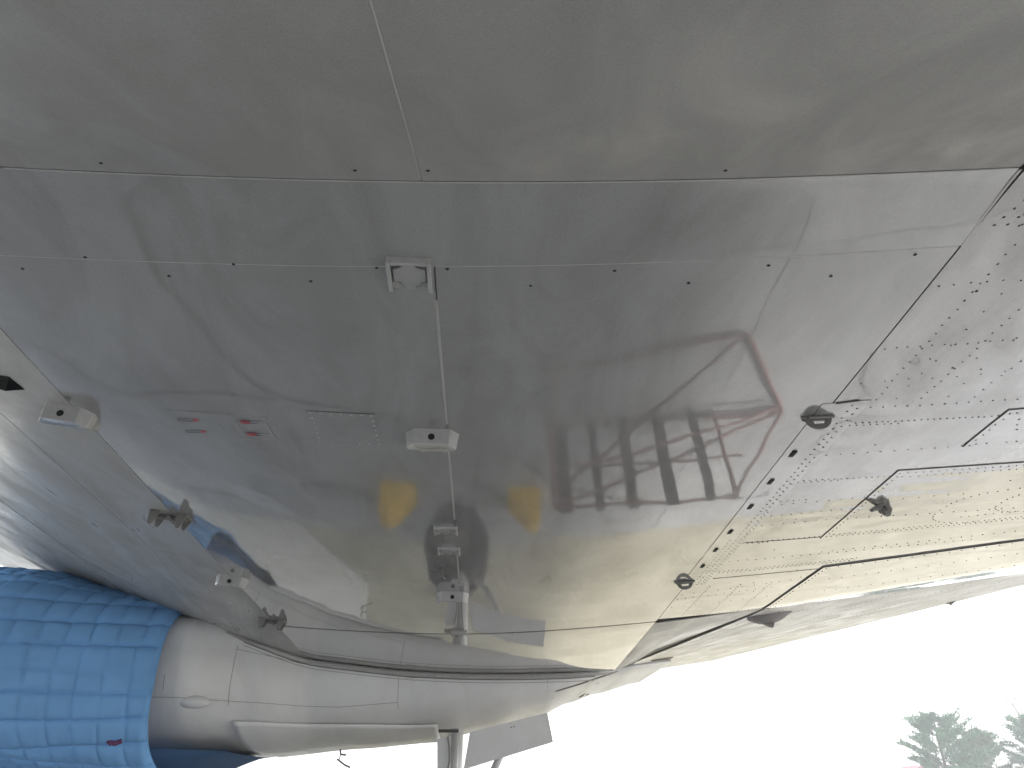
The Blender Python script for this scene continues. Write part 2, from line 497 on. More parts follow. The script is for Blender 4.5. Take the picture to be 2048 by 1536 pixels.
# ------------------------------------------------------------------ seams, rivets and holes of the wing
def ribbon(pts, wid, off, close=False):
    """thin raised bead following the skin along pts (x, y)"""
    P = []
    for a, b in zip(pts, pts[1:]):
        n = max(1, int((Vector(b)-Vector(a)).length/.05))
        P += [(a[0]+(b[0]-a[0])*k/n, a[1]+(b[1]-a[1])*k/n) for k in range(n)]
    P.append(pts[-1])
    V = []; Fc = []
    for i, p in enumerate(P):
        d = (Vector(P[min(i+1, len(P)-1)]) - Vector(P[max(i-1, 0)])).normalized()
        nx, ny_ = -d.y*wid/2, d.x*wid/2
        for s, dz in ((-1, 0), (-.5, 1), (.5, 1), (1, 0)):
            x, y = p[0] + nx*s, p[1] + ny_*s
            V.append((x, y, surf(x, y) - off*(.35 + .65*dz)))
    for i in range(len(P)-1):
        for k in range(3):
            a = i*4 + k; Fc.append((a, a+1, a+5, a+4))
    return V, Fc
def seam(name, lines, wid, off, mat):
    for l in lines:
        b = MB(); b.add(*ribbon(l, wid, off)); b.build(name, mat, AC, True)
seam('sealant_seam', [[(2.338, 2.851), (2.338, 3.214)], [(2.338, 2.851), (5.7, 2.801)]], .004, .0045, M['seal'])
seam('sealant_seam', [[(2.138, 3.462), (2.138, 4.47)], [(2.138, 3.462), (5.7, 3.45)]], .004, .0045, M['seal'])
seam('sealant_seam', [[(2.423, 5.102), (5.7, 4.446)]], .007, .009, M['seal'])
seam('sealant_seam', [[(2.423, 5.102), (2.371, 6.235)]], .004, .0085, M['seal'])
seam('sealant_seam', [[(1.663, 5.214), (2.40, 5.15)], [(1.60, 4.468), (2.13, 4.448)]], .005, .002, M['seal'])
seam('sealant_seam', [[(1.484, 2.715), (1.58, 2.70)]], .014, .005, M['seal'])
seam('sealant_seam', [[(1.50, 6.44), (2.37, 6.235)]], .004, .002, M['seal'])
seam('sealant_seam', [[(-1.75, 6.735), (-.12, 6.635), (1.5, 6.40)]], .008, .003, M['seal'])
seam('pale_seam', [[(Sc(2)-.002, 2.0), (Sc(3)-.002, 2.85)], [(Sc(3), 3.1), (Sc(4)-.002, 3.95)], [(Sc(4), 4.5), (Sc(5)-.002, 5.2)]], .010, .0015, M['seal_pale'])
seam('pale_seam', [[(Sc(.3) - .002, .3), (Sc(1) - .002, 1.47)]], .004, .0015, M['seal_pale'])
seam('pale_seam', [[(1.448, 1.43), (1.464, 1.74)]], .011, .0015, M['seal_pale'])
seam('pale_seam', [[(-1.3, L1(-1.3)+.004), (0, L1(0)+.004), (1.43, L1(1.43)+.004)]], .006, .0022, M['seal_pale'])
seam('pale_seam', [[(-1.6, L2(-1.6)), (0, L2(0)), (1.45, L2(1.45))]], .004, .0022, M['seal_pale'])

rb = MB()
rng = random.Random(3)
def rv(x, y, r=.0052, off=.0006, h=.0012):
    if rng.random() < .015: return
    x += rng.gauss(0, .0014); y += rng.gauss(0, .0014)
    r *= rng.uniform(.85, 1.15)*(.78 if y < 2.74 else .95)
    rb.disc_dome((x, y, surf(x, y) - off), r, h, 6)
def row(a, b, pitch, r=.0052, off=.0006):
    a, b = Vector(a), Vector(b); n = max(1, round((b-a).length/pitch))
    for k in range(n+1):
        p = a + (b-a)*k/n; rv(p.x, p.y, r, off)
LAP = .0040
# rear spar: staggered double row, three rows outboard
row((1.566, 2.74), (1.572, 5.33), .052, .0062, .0034)
row((1.600, 2.77), (1.604, 5.33), .052, .0062, .0034)
row((1.618, 3.95), (1.622, 5.30), .052, .0056, .0034)
row((1.535, 4.4), (1.54, 5.2), .052, .0056, .0034)
for y0, y1, x1, p, d in ((2.768, 2.750, 3.2, .055, 0), (2.908, 2.905, 3.2, .030, 0), (3.231, 3.211, 2.33, .07, 0), (3.526, 3.536, 2.13, .034, 0),
                         (3.85, 3.812, 2.12, .062, 0), (4.015, 3.981, 2.12, .06, 0), (4.173, 4.123, 2.1, .06, 0), (4.458, 4.434, 2.12, .034, 0),
                         (4.836, 4.735, 3.3, .062, 0), (5.092, 5.0, 2.6, .032, 0), (5.055, 4.963, 2.6, .032, 0), (5.211, 5.158, 2.40, .05, 0)):
    row((1.66, y0), (x1, y1), p, .0054)
for y, x1 in ((2.93, 1.9), (3.55, 1.85), (3.80, 1.78), (4.48, 1.8)):
    row((1.64, y), (x1, y), .034, .0054)
# lap panel edges
row((2.366, 2.885), (2.366, 3.20), .055, .0062, LAP); row((2.34, 3.19), (4.0, 3.18), .052, .006, LAP); row((2.4, 2.885), (4, 2.87), .05, .006, LAP)
for k in range(9): rv(2.45 + .06*(k % 3) + .03*(k//3), 2.95 + .055*(k//3), .007, LAP)
row((2.165, 3.50), (3.6, 3.49), .042, .0056, LAP); row((2.2, 3.545), (3.6, 3.533), .045, .005, LAP)
row((2.168, 3.54), (2.165, 4.44), .05, .0056, LAP)
row((2.20, 3.868), (2.72, 3.855), .085, .0058, LAP); row((2.219, 4.129), (3.6, 4.165), .075, .0056, LAP)
row((2.199, 4.41), (4.0, 4.30), .034, .0052, LAP); row((2.199, 4.443), (4.0, 4.335), .034, .0052, LAP)
row((2.9, 3.70), (3.6, 3.66), .09, .0054, LAP); row((2.94, 4.25), (3.8, 4.20), .05, .005, LAP)
row((2.268, 4.761), (3.9, 4.60), .07, .0056)
def oval(cx, cy, ax, ay, a0, a1, n, off=LAP):
    for k in range(n+1):
        a = math.radians(a0 + (a1-a0)*k/n)
        rv(cx + ax*math.copysign(abs(math.cos(a))**.7, math.cos(a)), cy + ay*math.copysign(abs(math.sin(a))**.7, math.sin(a)), .0056, off)
oval(3.42, 4.10, .70, .29, 95, 265, 26)
oval(3.62, 4.05, .55, .20, 95, 265, 20)
row((2.455, 5.135), (4.6, 4.715), .085, .0056, .0078); row((2.452, 5.2), (2.402, 6.2), .055, .0062, .0078)
row((2.6, 5.42), (4.6, 5.02), .09, .005, .0078); row((2.7, 5.75), (4.8, 5.35), .09, .005, .0078)
row((2.45, 6.16), (5.4, 5.95), .05, .005, .0078)
for x in (1.687, 1.921, 2.160): row((x, 5.42), (x - .002, 6.25), .052, .005)
row((1.52, 5.719), (2.2, 5.55), .06, .005); row((1.53, 5.60), (2.3, 5.40), .09, .005); row((1.53, 5.95), (2.35, 5.80), .09, .0048)
row((1.526, 6.37), (2.36, 6.20), .030, .0056); row((1.526, 6.34), (2.36, 6.17), .030, .0056)
# near corner
row((1.646, 1.70), (1.653, 2.70), .047, .0058); row((1.50, 2.31), (2.3, 2.262), .045, .0055); row((1.888, 2.0), (1.851, 2.70), .048, .0058)
row((1.50, 1.941), (2.0, 1.91), .055, .0056); row((2.129, 2.2), (2.10, 2.72), .055, .0056); row((1.76, 2.0), (1.74, 2.7), .10, .0052); row((2.0, 2.05), (1.97, 2.7), .11, .0052)
row((1.52, 2.56), (2.3, 2.50), .1, .005)
for i in range(3):
    for j in range(4): rv(1.515 + .045*i + .01*j, 1.655 - .035*j, .0072)
row((1.53, 1.46), (1.60, 1.66), .05, .006)
for k in range(28): rv(rng.uniform(1.65, 3.2), rng.uniform(1.8, 5.9), .0048, .0008)
# flap: few spanwise and chordwise rows
for x in (2.9, 3.6, 4.3): row((x, 6.35), (x + .5, 16), .12, .007, .0088)
row((2.46, 6.35), (3.1, 15), .1, .007, .0088); row((2.62, 6.35), (3.3, 16), .11, .007, .0088)
for y in (6.9, 7.6, 8.4, 9.4): row((2.6, y), (5.4, y - .2), .14, .006, .0088)
tag(rb.build('rivets', M['rivet'], AC), kind='stuff')

hole_me = None
HOLES = [(-1.009, 1.483), (-.344, 1.452), (-.155, 1.440), (.620, 1.425), (-1.482, 1.972), (-1.243, 1.886), (-1.007, 1.950), (-.780, 1.869), (-.554, 1.932), (-.337, 1.849),
         (-.119, 1.843), (.143, 1.915), (.399, 1.835), (.647, 1.895), (.880, 1.814), (1.104, 1.871), (1.334, 1.776), (1.66, 1.98), (1.85, 2.46)]
for x, y in HOLES:
    y = y - .018 if y < 1.5 else y
    if hole_me is None:
        b = MB(); b.disc_dome((0, 0, 0), .0055, .0012, 12); b.disc_dome((0, 0, -.0008), .0042, .0006, 10)
        o = b.build('drain_hole', M['hole'], AC); hole_me = o.data
    else: o = link('drain_hole', hole_me, None, AC)
    o.location = (x, y, surf(x, y) - .0012 - (.0018 if y < 1.9 and y > 1.5 else 0))
slot_me = None
for x, y in ((1.465, 3.187), (1.470, 3.510), (1.473, 3.845), (1.478, 4.239), (1.481, 4.563), (1.484, 4.888)):
    if slot_me is None:
        b = MB(); b.box((-.011, -.032, -.004), (.011, .032, .002))
        o = b.build('vent_slot', M['hole'], AC, bevel=.002); slot_me = o.data
    else:
        o = link('vent_slot', slot_me, None, AC)
        m = o.modifiers.new('edge', 'BEVEL'); m.width = .002
    o.location = (x + .01, y, surf(x, y) - .0035)

# ------------------------------------------------------------------ fittings under the wing
def place(o, x, y, tilt=True):
    """hang a fitting built with z=0 at its root under the skin at (x, y)"""
    e = .02
    dx = (zw(x+e, y) - zw(x-e, y))/(2*e); dy = (zw(x, y+e) - zw(x, y-e))/(2*e)
    o.location = (x, y, surf(x, y))
    if tilt: o.rotation_euler = (math.atan(dy), -math.atan(dx), 0)
    return o
def dup(o, parent):
    c = o.copy(); COL.objects.link(c); c.parent = parent
    for ch in o.children:
        d = ch.copy(); COL.objects.link(d); d.parent = c
    return c

# U-shaped hinge brackets: plate, two cheeks, back wall, four bolt seats and a cruciform pad
def u_bracket(w_, d_, h_):
    b = MB(); hw = w_/2; t = w_*.10
    b.box((-hw, -d_/2, -h_), (-hw + t, d_/2, .004)); b.box((hw - t, -d_/2, -h_), (hw, d_/2, .004))
    b.box((-hw + t, -d_/2, -h_*.9), (hw - t, -d_/2 + t*.9, .004))
    b.box((-hw + t, -d_/2 + t*.9, -h_*.16), (hw - t, d_/2 - .004, .004))
    o = b.build('hinge_bracket', M['fit_pale'], AC, bevel=w_*.018)
    p = MB(); R = w_*.27; n = 8; pts = []
    px, py = hw - t*1.35, d_/2 - t*.2
    for sx, sy in ((1, 1), (-1, 1), (-1, -1), (1, -1)):          # plate outline with four scallops
        c = (sx*px, sy*py); seq = []
        for k in range(n):
            a = math.pi/2*k/(n-1)
            seq.append((c[0] - sx*R*math.cos(a), c[1] - sy*R*math.sin(a)))
        if sx*sy > 0: seq = seq[::-1]
        pts += seq
    p.prism(pts, 2, -h_*.62, -h_*.15)
    pad = p.build('cross_pad', M['fit'], o, bevel=w_*.015)
    for sx in (-1, 1):
        for sy in (-1, 1):
            q = MB(); q.tube([(sx*px*.93, sy*py*.80, -h_*.1), (sx*px*.93, sy*py*.80, -h_*.42)], w_*.12, 12)
            q.build('bolt', M['fit'], o)
    return o
br = place(u_bracket(.138, .136, .030), -.235, 1.862)
b2 = place(u_bracket(.138, .11, .016), -.198, 4.12)
b3 = place(dup(b2, AC), -.190, 4.47)
b4 = place(dup(b2, AC), -.165, 6.60)

# chamfered fairing blocks with a hole in the near face
def block():
    b = MB()
    o_ = [(-.118, .045), (-.078, 0), (.078, 0), (.118, .045)]       # plan of the near edge
    rows = []
    for k, (yy, hh, ww) in enumerate(((0, .072, 1.0), (.05, .060, .97), (.10, .042, .88), (.15, .022, .74), (.21, .001, .5))):
        rows.append([(x*ww*(1 if abs(x) > .1 else 1), y*(1 - k*.2) + yy, 0.003) for x, y in o_] + [(x*ww*(.90 if abs(x) > .1 else .97), y*(1-k*.2) + yy + .004, -hh) for x, y in o_])
    V = [p for r in rows for p in r]; Fc = [(0, 1, 5, 4), (1, 2, 6, 5), (2, 3, 7, 6)]
    for k in range(4):
        a, c = k*8, (k+1)*8
        for i in range(3): Fc.append((a+4+i, a+5+i, c+5+i, c+4+i))
        Fc.append((a+3, c+3, c+7, a+7)); Fc.append((a, a+4, c+4, c))
    c = 32; Fc.append((c, c+4, c+5, c+6, c+7, c+3))
    b.add(V, Fc)
    o = b.build('fairing_block', M['fit_pale'], AC, bevel=.004)
    h = MB(); h.tube([(0, -.0012, -.038), (0, .01, -.038)], .0145, 14); h.build('bolt_hole', M['hole'], o)
    return o
k0 = place(block(), -.218, 2.895)
for x, y in ((-.190, 5.35), (-1.80, 2.92), (-1.755, 5.32)):
    place(dup(k0, AC), x, y)

# four-lug clevis fittings along the front spar
def clevis():
    b = MB()
    b.box((-.10, -.05, -.012), (.10, .05, .004))
    o = b.build('clevis_fitting', M['fit_dark'], AC, bevel=.003)
    for x in (-.088, .07):
        for y in (-.05, .04):
            q = MB(); q.prism([(x-.030, .0), (x+.034, 0), (x+.030, -.03), (x+.012, -.078), (x-.004, -.088), (x-.016, -.078)] if y < 0 else
                              [(x-.026, .0), (x+.030, 0), (x+.028, -.02), (x+.012, -.062), (x-.002, -.070), (x-.014, -.06)], 1, y, y+.012)
            # prism on axis 1 takes (x, z)
            q.build('lug', M['fit_dark'], o, bevel=.003)
    p = MB(); p.tube([(-.09, .0, -.022), (.09, .0, -.022)], .012, 10); p.tube([(0, -.05, -.03), (0, .05, -.03)], .010, 10)
    p.build('cross_pin', M['fit_dark'], o)
    return o
c0 = place(clevis(), -1.765, 4.17)
place(dup(c0, AC), -1.735, 6.55)

# half-disc rings on the rear spar
def ring():
    b = MB(); R = .062; n = 14
    out = [(R*math.cos(math.pi + math.pi*k/n), .004 + 1.0*R*math.sin(math.pi + math.pi*k/n)) for k in range(n+1)]
    inn = [(.030, -.016), (.026, -.032), (-.022, -.034), (-.030, -.018)]
    V = [(x, -.006, z) for x, z in out] + [(x, .006, z) for x, z in out]
    m = len(out)
    bm = bmesh.new()
    vo = [bm.verts.new((x, 0, z)) for x, z in out]; vi = [bm.verts.new((x, 0, z)) for x, z in inn]
    for v, l in ((vo, 1), (vi, 1)):
        for i in range(len(v)): bm.edges.new((v[i], v[(i+1) % len(v)]))
    bmesh.ops.triangle_fill(bm, use_beauty=True, edges=bm.edges[:])
    r = bmesh.ops.extrude_face_region(bm, geom=bm.faces[:])
    bmesh.ops.translate(bm, vec=(0, .012, 0), verts=[v for v in r['geom'] if isinstance(v, bmesh.types.BMVert)])
    bmesh.ops.recalc_face_normals(bm, faces=bm.faces[:])
    me = bpy.data.meshes.new('tie_down_ring'); bm.to_mesh(me); bm.free()
    o = link('tie_down_ring', me, M['fit_dark'], AC)
    q = MB(); q.box((-.078, -.012, -.010), (.072, -.001, .004)); q.box((-.066, .012, -.012), (.066, .020, .004)); q.build('foot_bar', M['fit_dark'], o, bevel=.002)
    p = MB(); p.tube([(-.052, -.016, -.010), (.06, -.016, -.010)], .007, 8); p.build('pin', M['fit_dark'], o)
    return o
r0 = place(ring(), 1.452, 2.83)
place(dup(r0, AC), 1.458, 5.24)

# small step bracket on the lap panel
b = MB(); b.prism([(-.035, 0), (.045, 0), (.055, -.03), (.02, -.07), (-.01, -.06), (-.02, -.03), (-.09, -.045), (-.10, -.03)], 1, -.012, .012)
hk = b.build('hook_bracket', M['fit_dark'], AC, bevel=.003); place(hk, 2.29, 3.95); hk.rotation_euler[2] = .3
q = MB(); q.tube([(.0, -.03, -.03), (.0, .03, -.03)], .014, 10); q.build('bolt', M['fit_dark'], hk)

# half-cone flap track fairings
def track():
    V = []; Fc = []; n = 12
    for i in range(10):
        t = i/9; y = -.19 + .42*t
        r = .085*math.sin(math.pi*min(1, (t*.93 + .12)))**.7 + .004
        for k in range(n+1):
            a = math.pi + math.pi*k/n
            V.append((1.05*r*math.cos(a)*1.0, y, 1.15*r*math.sin(a) + .004))
    for i in range(9):
        for k in range(n):
            a = i*(n+1)+k; Fc.append((a, a+1, a+n+2, a+n+1))
    Fc.append(tuple(range(n+1))); Fc.append(tuple(range(9*(n+1), 10*(n+1)))[::-1])
    o = mesh('flap_track_fairing', V, Fc, M['fit_dark2'], AC, True)
    b = MB(); b.prism([(-.20, 0), (.02, 0), (.035, -.105), (.02, -.135), (-.01, -.125), (-.12, -.06)], 0, -.026, .026)
    f = b.build('fin', M['fit_dark2'], o, bevel=.006)
    return o
M['fit_dark2'] = simple('fairing_mid_grey', (.19, .18, .175), .5, scale=20)
t0 = track(); t0.scale = (.95, .95, .95); place(t0, 2.60, 6.74); t0.rotation_euler[2] = math.radians(-100)
t1 = dup(t0, AC); place(t1, 3.22, 13.6); t1.rotation_euler[2] = math.radians(-100)
t2 = dup(t0, AC); place(t2, 5.70, 8.9); t2.scale = (.35, .5, .35)

# dark air outlet near the leading edge
b = MB(); b.prism([(-.06, 0), (.05, .0), (.062, -.002), (.02, -.05), (-.05, -.058)], 0, 0, .002)
sc = MB(); sc.add([(-.055, -.04, -.002), (.05, -.045, -.002), (.07, .05, -.002), (.0, .045, -.028), (-.055, .02, -.03)], [(0, 1, 2, 3, 4), (4, 3, 2, 1, 0)])
place(sc.build('air_outlet', M['hole'], AC), -1.985, 2.77)

# access panel with four red-tipped latches
def outline(pts, wid, off, name, mat, parent, lift=0):
    bb = MB(); bb.add(*ribbon(pts, wid, off)); return bb.build(name, mat, parent, True)
acc = [(-1.335, 2.862), (-.918, 2.862), (-.922, 3.085), (-1.345, 3.10)]
ap = skin('access_panel', [acc[0], acc[1], acc[2], acc[3]], pnt, AC, off=.0012, gap=0, thick=.0011, cell=.05)
for l, w_ in (([acc[0], (-1.08, 2.848)], .0045), ([(-.93, 2.90), (-.918, 3.07), (-.935, 3.085), (-1.12, 3.085)], .0045), ([(-1.06, 2.90), (-1.055, 3.07)], .006),
              ([(-1.09, 2.95), (-1.085, 3.07)], .004), ([(-1.14, 2.95), (-1.135, 3.03)], .004)):
    fr = MB(); fr.add(*ribbon(l, w_, .0022)); fr.build('panel_joint', M['seam_grey'], ap, True)
def capsule(w_, h_, n=8):
    r = h_/2
    return [(w_/2 - r + r*math.cos(a), r*math.sin(a)) for a in [-math.pi/2 + math.pi*k/n for k in range(n+1)]] + \
           [(-w_/2 + r + r*math.cos(a), r*math.sin(a)) for a in [math.pi/2 + math.pi*k/n for k in range(n+1)]]
for x, y, s in ((-1.262, 2.938, 1), (-1.262, 3.043, 1), (-.985, 2.915, -1), (-.985, 3.028, -1)):
    b = MB(); out = capsule(.112, .031); inn = capsule(.105, .0245)
    z = surf(x, y)
    n = len(out)
    b.add([(x+a, y+c, z - .0022) for a, c in out] + [(x+a, y+c, z - .0030) for a, c in inn] + [(x+a, y+c, z-.0016) for a, c in inn],
          [(i, (i+1) % n, n+(i+1) % n, n+i) for i in range(n)] + [(n+i, n+(i+1) % n, 2*n+(i+1) % n, 2*n+i) for i in range(n)])
    la = b.build('latch', M['seal'], ap)
    tp = MB(); tp.add([(x + s*.034 + a, y + c, z - .0034) for a, c in capsule(.046, .029)], [tuple(range(n))])
    tp.build('red_tip', M['red'], la)

# riveted inspection plate beside it
ip = [(-.735, 2.785), (-.452, 2.785), (-.449, 3.075), (-.738, 3.085)]
pl = skin('inspection_plate', ip, pnt, AC, off=.0012, gap=0, thick=.0011, cell=.04)
screw_me = None
def prow(a, c, n):
    global screw_me
    for k in range(n+1):
        x = a[0] + (c[0]-a[0])*k/n; y = a[1] + (c[1]-a[1])*k/n
        if screw_me is None:
            b = MB(); b.disc_dome((0, 0, 0), .0072, .004, 10); o = b.build('screw', M['rivet_pale'], pl, True); screw_me = o.data
        else: o = link('screw', screw_me, None, pl)
        o.location = (x, y, surf(x, y) - .0012)
i_ = .014
prow((ip[0][0]+i_, ip[0][1]+i_), (ip[1][0]-i_, ip[1][1]+i_), 6); prow((ip[3][0]+i_, ip[3][1]-i_), (ip[2][0]-i_, ip[2][1]-i_), 6)
prow((ip[0][0]+i_, ip[0][1]+.06), (ip[3][0]+i_, ip[3][1]-.06), 4); prow((ip[1][0]-i_, ip[1][1]+.06), (ip[2][0]-i_, ip[2][1]-.06), 4)
b = MB(); b.add(*ribbon([ip[0], ip[1]], .003, .002)); b.build('panel_joint', M['seal'], pl, True)

# ------------------------------------------------------------------ engine nacelle
def interp(t, T):
    if T[0][0] > T[-1][0]: T = T[::-1]
    if t <= T[0][0]: return T[0][1]
    for (a, va), (b, vb) in zip(T, T[1:]):
        if t <= b:
            s = (t-a)/(b-a); s = s*s*(3-2*s)*.5 + s*.5
            return va + (vb-va)*s
    return T[-1][1]
NS = [(-3.3, 7.30), (-2.75, 7.38), (-2.2, 7.80), (-1.7, 8.18), (-.7, 8.40), (0, 8.45), (1.17, 8.52), (1.7, 8.6), (2.25, 8.9)]
NZ = [(-3.2, 2.46), (-2.3, 2.42), (-1.6, 2.40), (-.17, 2.335), (.75, 2.35), (1.6, 2.44), (2.25, 2.55)]
NB = [(-3.2, 1.56), (-2.9, 1.58), (-2.56, 1.62), (-1.4, 1.73), (-.47, 1.80), (.23, 1.925), (.757, 2.055), (1.22, 2.25), (1.63, 2.39), (2.21, 2.545)]
YC = 9.85
def nac(x, a, off=0.0):
    """point on the nacelle, a = 0 at the inboard side, 90 deg at the bottom"""
    ys, zc, zb = interp(x, NS), interp(x, NZ), interp(x, NB)
    A, B = YC - ys + off, zc - zb + off
    c, s = math.cos(a), math.sin(a)
    e = 2/(2.6 + .8*max(0, min(1, (-.8 - x)/1.6)))
    if s < 0: B = .46 if x < -2.7 else .46 + .54*min(1, x + 2.7) if x < .3 else 1.0 - .93*min(1, (x - .3)/1.2)
    return (x, YC - A*math.copysign(abs(c)**e, c), zc - B*math.copysign(abs(s)**e, s))
V = []; Fc = []
nx = 170; na = 200
for i in range(nx+1):
    x = -3.3 + 5.52*i/nx
    for k in range(na): V.append(nac(x, 2*math.pi*k/na))
for i in range(nx):
    for k in range(na): Fc.append((i*na+k, (i+1)*na+k, (i+1)*na+(k+1) % na, i*na+(k+1) % na))
Fc += [tuple(range(na)), tuple(range(nx*na, (nx+1)*na))[::-1]]
NAC = mesh('nacelle', V, Fc, M['nac'], AC, True)

def nacz(x, z, off=0.0):
    ys, zc, zb = interp(x, NS), interp(x, NZ), interp(x, NB)
    p = 2.6 + .8*max(0, min(1, (-.8 - x)/1.6))
    s = max(0, min(.999, (zc - z)/max(.02, zc - zb)))
    return (x, YC - (YC - ys)*(1 - s**p)**(1/p) - off, z)
def nac_at(x, z):
    """point of the inboard nacelle side at (x, z)"""
    zc, zb = interp(x, NZ), interp(x, NB)
    s = max(0, min(1, (zc - z)/(zc - zb)))
    return math.asin(s**((2.6 + .8*max(0, min(1, (-.8 - x)/1.6)))/2))
def nac_ribbon(pts, wid, off):
    """pts (x, z) on the inboard side"""
    P = []
    for a, b in zip(pts, pts[1:]):
        n = max(1, int(math.hypot(b[0]-a[0], b[1]-a[1])/.04))
        P += [(a[0]+(b[0]-a[0])*k/n, a[1]+(b[1]-a[1])*k/n) for k in range(n)]
    P.append(pts[-1]); V = []; Fc = []
    for i, p in enumerate(P):
        q0, q1 = P[max(i-1, 0)], P[min(i+1, len(P)-1)]
        d = Vector((q1[0]-q0[0], q1[1]-q0[1])).normalized()
        for s in (-1, 1):
            x, z = p[0] - d.y*wid/2*s, p[1] + d.x*wid/2*s
            V.append(nacz(x, z, off))
    for i in range(len(P)-1):
        a = 2*i; Fc.append((a, a+1, a+3, a+2))
    return V, Fc
def nseam(lines, wid=.0045, mat='seam_grey', name='panel_joint', off=.0022):
    for l in lines:
        b = MB(); b.add(*nac_ribbon(l, wid, off)); b.build(name, M[mat], NAC, True)
nseam([[(-2.352, 2.509), (-2.370, 1.975)], [(-3.223, 2.011), (-1.422, 2.011), (-0.830, 2.070)], [(-0.830, 2.319), (-0.830, 2.011)], [(-2.352, 2.473), (-1.718, 2.390)], [(-1.612, 2.449), (-1.635, 2.367)],
       [(0.747, 2.367), (0.758, 2.153)], [(-2.868, 2.201), (-2.868, 2.070)], [(-0.770, 2.301), (1.541, 2.378)]])
nseam([[(0.830, 2.094), (0.853, 2.201), (1.541, 2.408), (1.529, 2.367)]], .011, 'seal')
nseam([[(1.102, 2.272), (1.102, 2.236), (1.126, 2.230)], [(1.339, 2.349), (1.351, 2.313), (1.375, 2.319)], [(1.244, 2.248), (1.292, 2.266)], [(1.327, 2.272), (1.363, 2.284)]], .010, 'seal')
# fillet between wing and nacelle, with its lower lip
def fsurf(x, y): return zw(x, y) + wr(max(-1.6, min(x, 1.45)), y)
M['lipd'] = simple('lip_painted_shade', (.13, .125, .12), .7)  # dark colour that paints the shade under the fillet lip
nu = 110
V = []; Fc = []
J = []
for i in range(nu+1):                                     # small fillet with a rolled lip where the nacelle meets the wing
    x = -2.45 + 3.95*i/nu
    fade = min(1, i/14, (nu - i)/14)
    ys = interp(x, NS); z = fsurf(x, ys)
    h = .014 + .026*fade
    z1 = z - h; y1 = nacz(x, z1)[1]
    J.append((x, z1))
    for k in range(7):
        t = k/6
        V.append((x, y1 - .035*(1-t)**2*fade - .012, z - .006 - (h - .006)*t**2))
    V.append((x, y1 - .016, z1 - .010)); V.append((x, y1 + .012, z1 - .012))
for i in range(nu):
    for k in range(8): Fc.append((i*9+k, i*9+k+1, (i+1)*9+k+1, (i+1)*9+k))
FIL = mesh('nacelle_fillet', V, Fc, M['fill'], AC)
for p in FIL.data.polygons: p.use_smooth = True
nseam([[(x, z - .016) for x, z in J[4:-4:4]]], .008, 'lipd', 'lip_shade_strip', .004)  # painted shade line just below the lip
nseam([[(x, z - .045) for x, z in J[4:-4:4]]], .005, 'seam_grey', 'panel_joint', .003)
# blister scoop
V = []; Fc = []
for i in range(11):
    t = i/10; x = -.13 + .27*t; r = .048*math.sin(math.pi*min(1, .10 + t*.90))**.5 + .001
    for k in range(9):
        a = math.pi*k/8; V.append((x, -r*1.3*math.sin(a), r*math.cos(a) - .012*t))
for i in range(10):
    for k in range(8): Fc.append((i*9+k, i*9+k+1, (i+1)*9+k+1, (i+1)*9+k))
Fc.append(tuple(range(9)))
scp = mesh('air_scoop', V, Fc, M['white'], NAC, True)
p = nacz(-2.62, 1.99); scp.location = p; scp.scale = (1.17, 1.17, 1.17)

# closed bay door, proud of the lower side
V = []; Fc = []
for i in range(41):
    x = -2.35 + 1.93*i/40
    a0 = nac_at(x, 1.86 + .035*i/40)
    for k in range(15):
        V.append(nac(x, a0 + (math.pi - .55 - a0)*k/14*.5, .014 if k else .010))
for i in range(40):
    for k in range(14): Fc.append((i*15+k, (i+1)*15+k, (i+1)*15+k+1, i*15+k+1))
bd = mesh('bay_door', V, Fc, M['nac'], AC, True)
md = bd.modifiers.new('thick', 'SOLIDIFY'); md.thickness = .02; md.offset = -1
# open gear doors, leg and wheels
def plate(name, pts, thick, mat, parent):
    """outline given as (x, y, z), thickness along y"""
    n = len(pts); b = MB()
    b.add([p for p in pts] + [(p[0], p[1] + thick, p[2]) for p in pts],
          [tuple(range(n)), tuple(range(n, 2*n))[::-1]] + [(i, n+i, n+(i+1) % n, (i+1) % n) for i in range(n)])
    return b.build(name, mat, parent, bevel=.004)
gd = plate('gear_door', [(-0.070, 8.761, 1.807), (0.769, 8.761, 2.001), (0.829, 8.807, 1.714), (-0.128, 8.854, 1.451), (-0.163, 8.877, 1.242), (-0.082, 8.854, 1.242)][:4] , .03, M['nac'], AC)
b = MB()
for x, z in ((.35, 1.78), (.32, 1.775)):
    b = MB(); b.tube([(x*1.165, 8.765, 1.3+(z-1.3)*1.165), (x*1.165, 8.752, 1.3+(z-1.3)*1.165)], .006, 8); b.build('rivet', M['rivet'], gd)
gd2 = plate('gear_door', [(-0.414, 8.738, 1.737), (-0.274, 8.738, 1.766), (-0.262, 8.807, 1.183), (-0.361, 8.807, 1.183), (-0.402, 8.784, 1.440)], .05, M['nac'], AC)
b = MB(); b.tube([(-0.297, 8.726, 1.754), (-0.280, 8.726, 1.650), (-0.274, 8.738, 1.533), (-0.291, 8.749, 1.440)], .012, 6); b.build('door_rod', M['seam_grey'], gd2)
gl = bpy.data.objects.new('landing_gear', None); COL.objects.link(gl); gl.parent = AC; gl.location = (-.25, 9.85, 0)
b = MB(); b.tube([(.02, -.95, 1.85), (.02, -.95, 1.1)], .042, 14); b.tube([(.02, -.95, 1.12), (0, -.5, .9), (0, 0, .8)], .04, 12); b.tube([(0, 0, .95), (0, 0, .45)], .06, 14); b.build('gear_leg', M['steel'], gl, True)
b = MB(); b.tube([(0, -.1, 2.0), (0, 0, .6)], .095, 16); b.build('oleo_strut', M['steel'], gl, True)
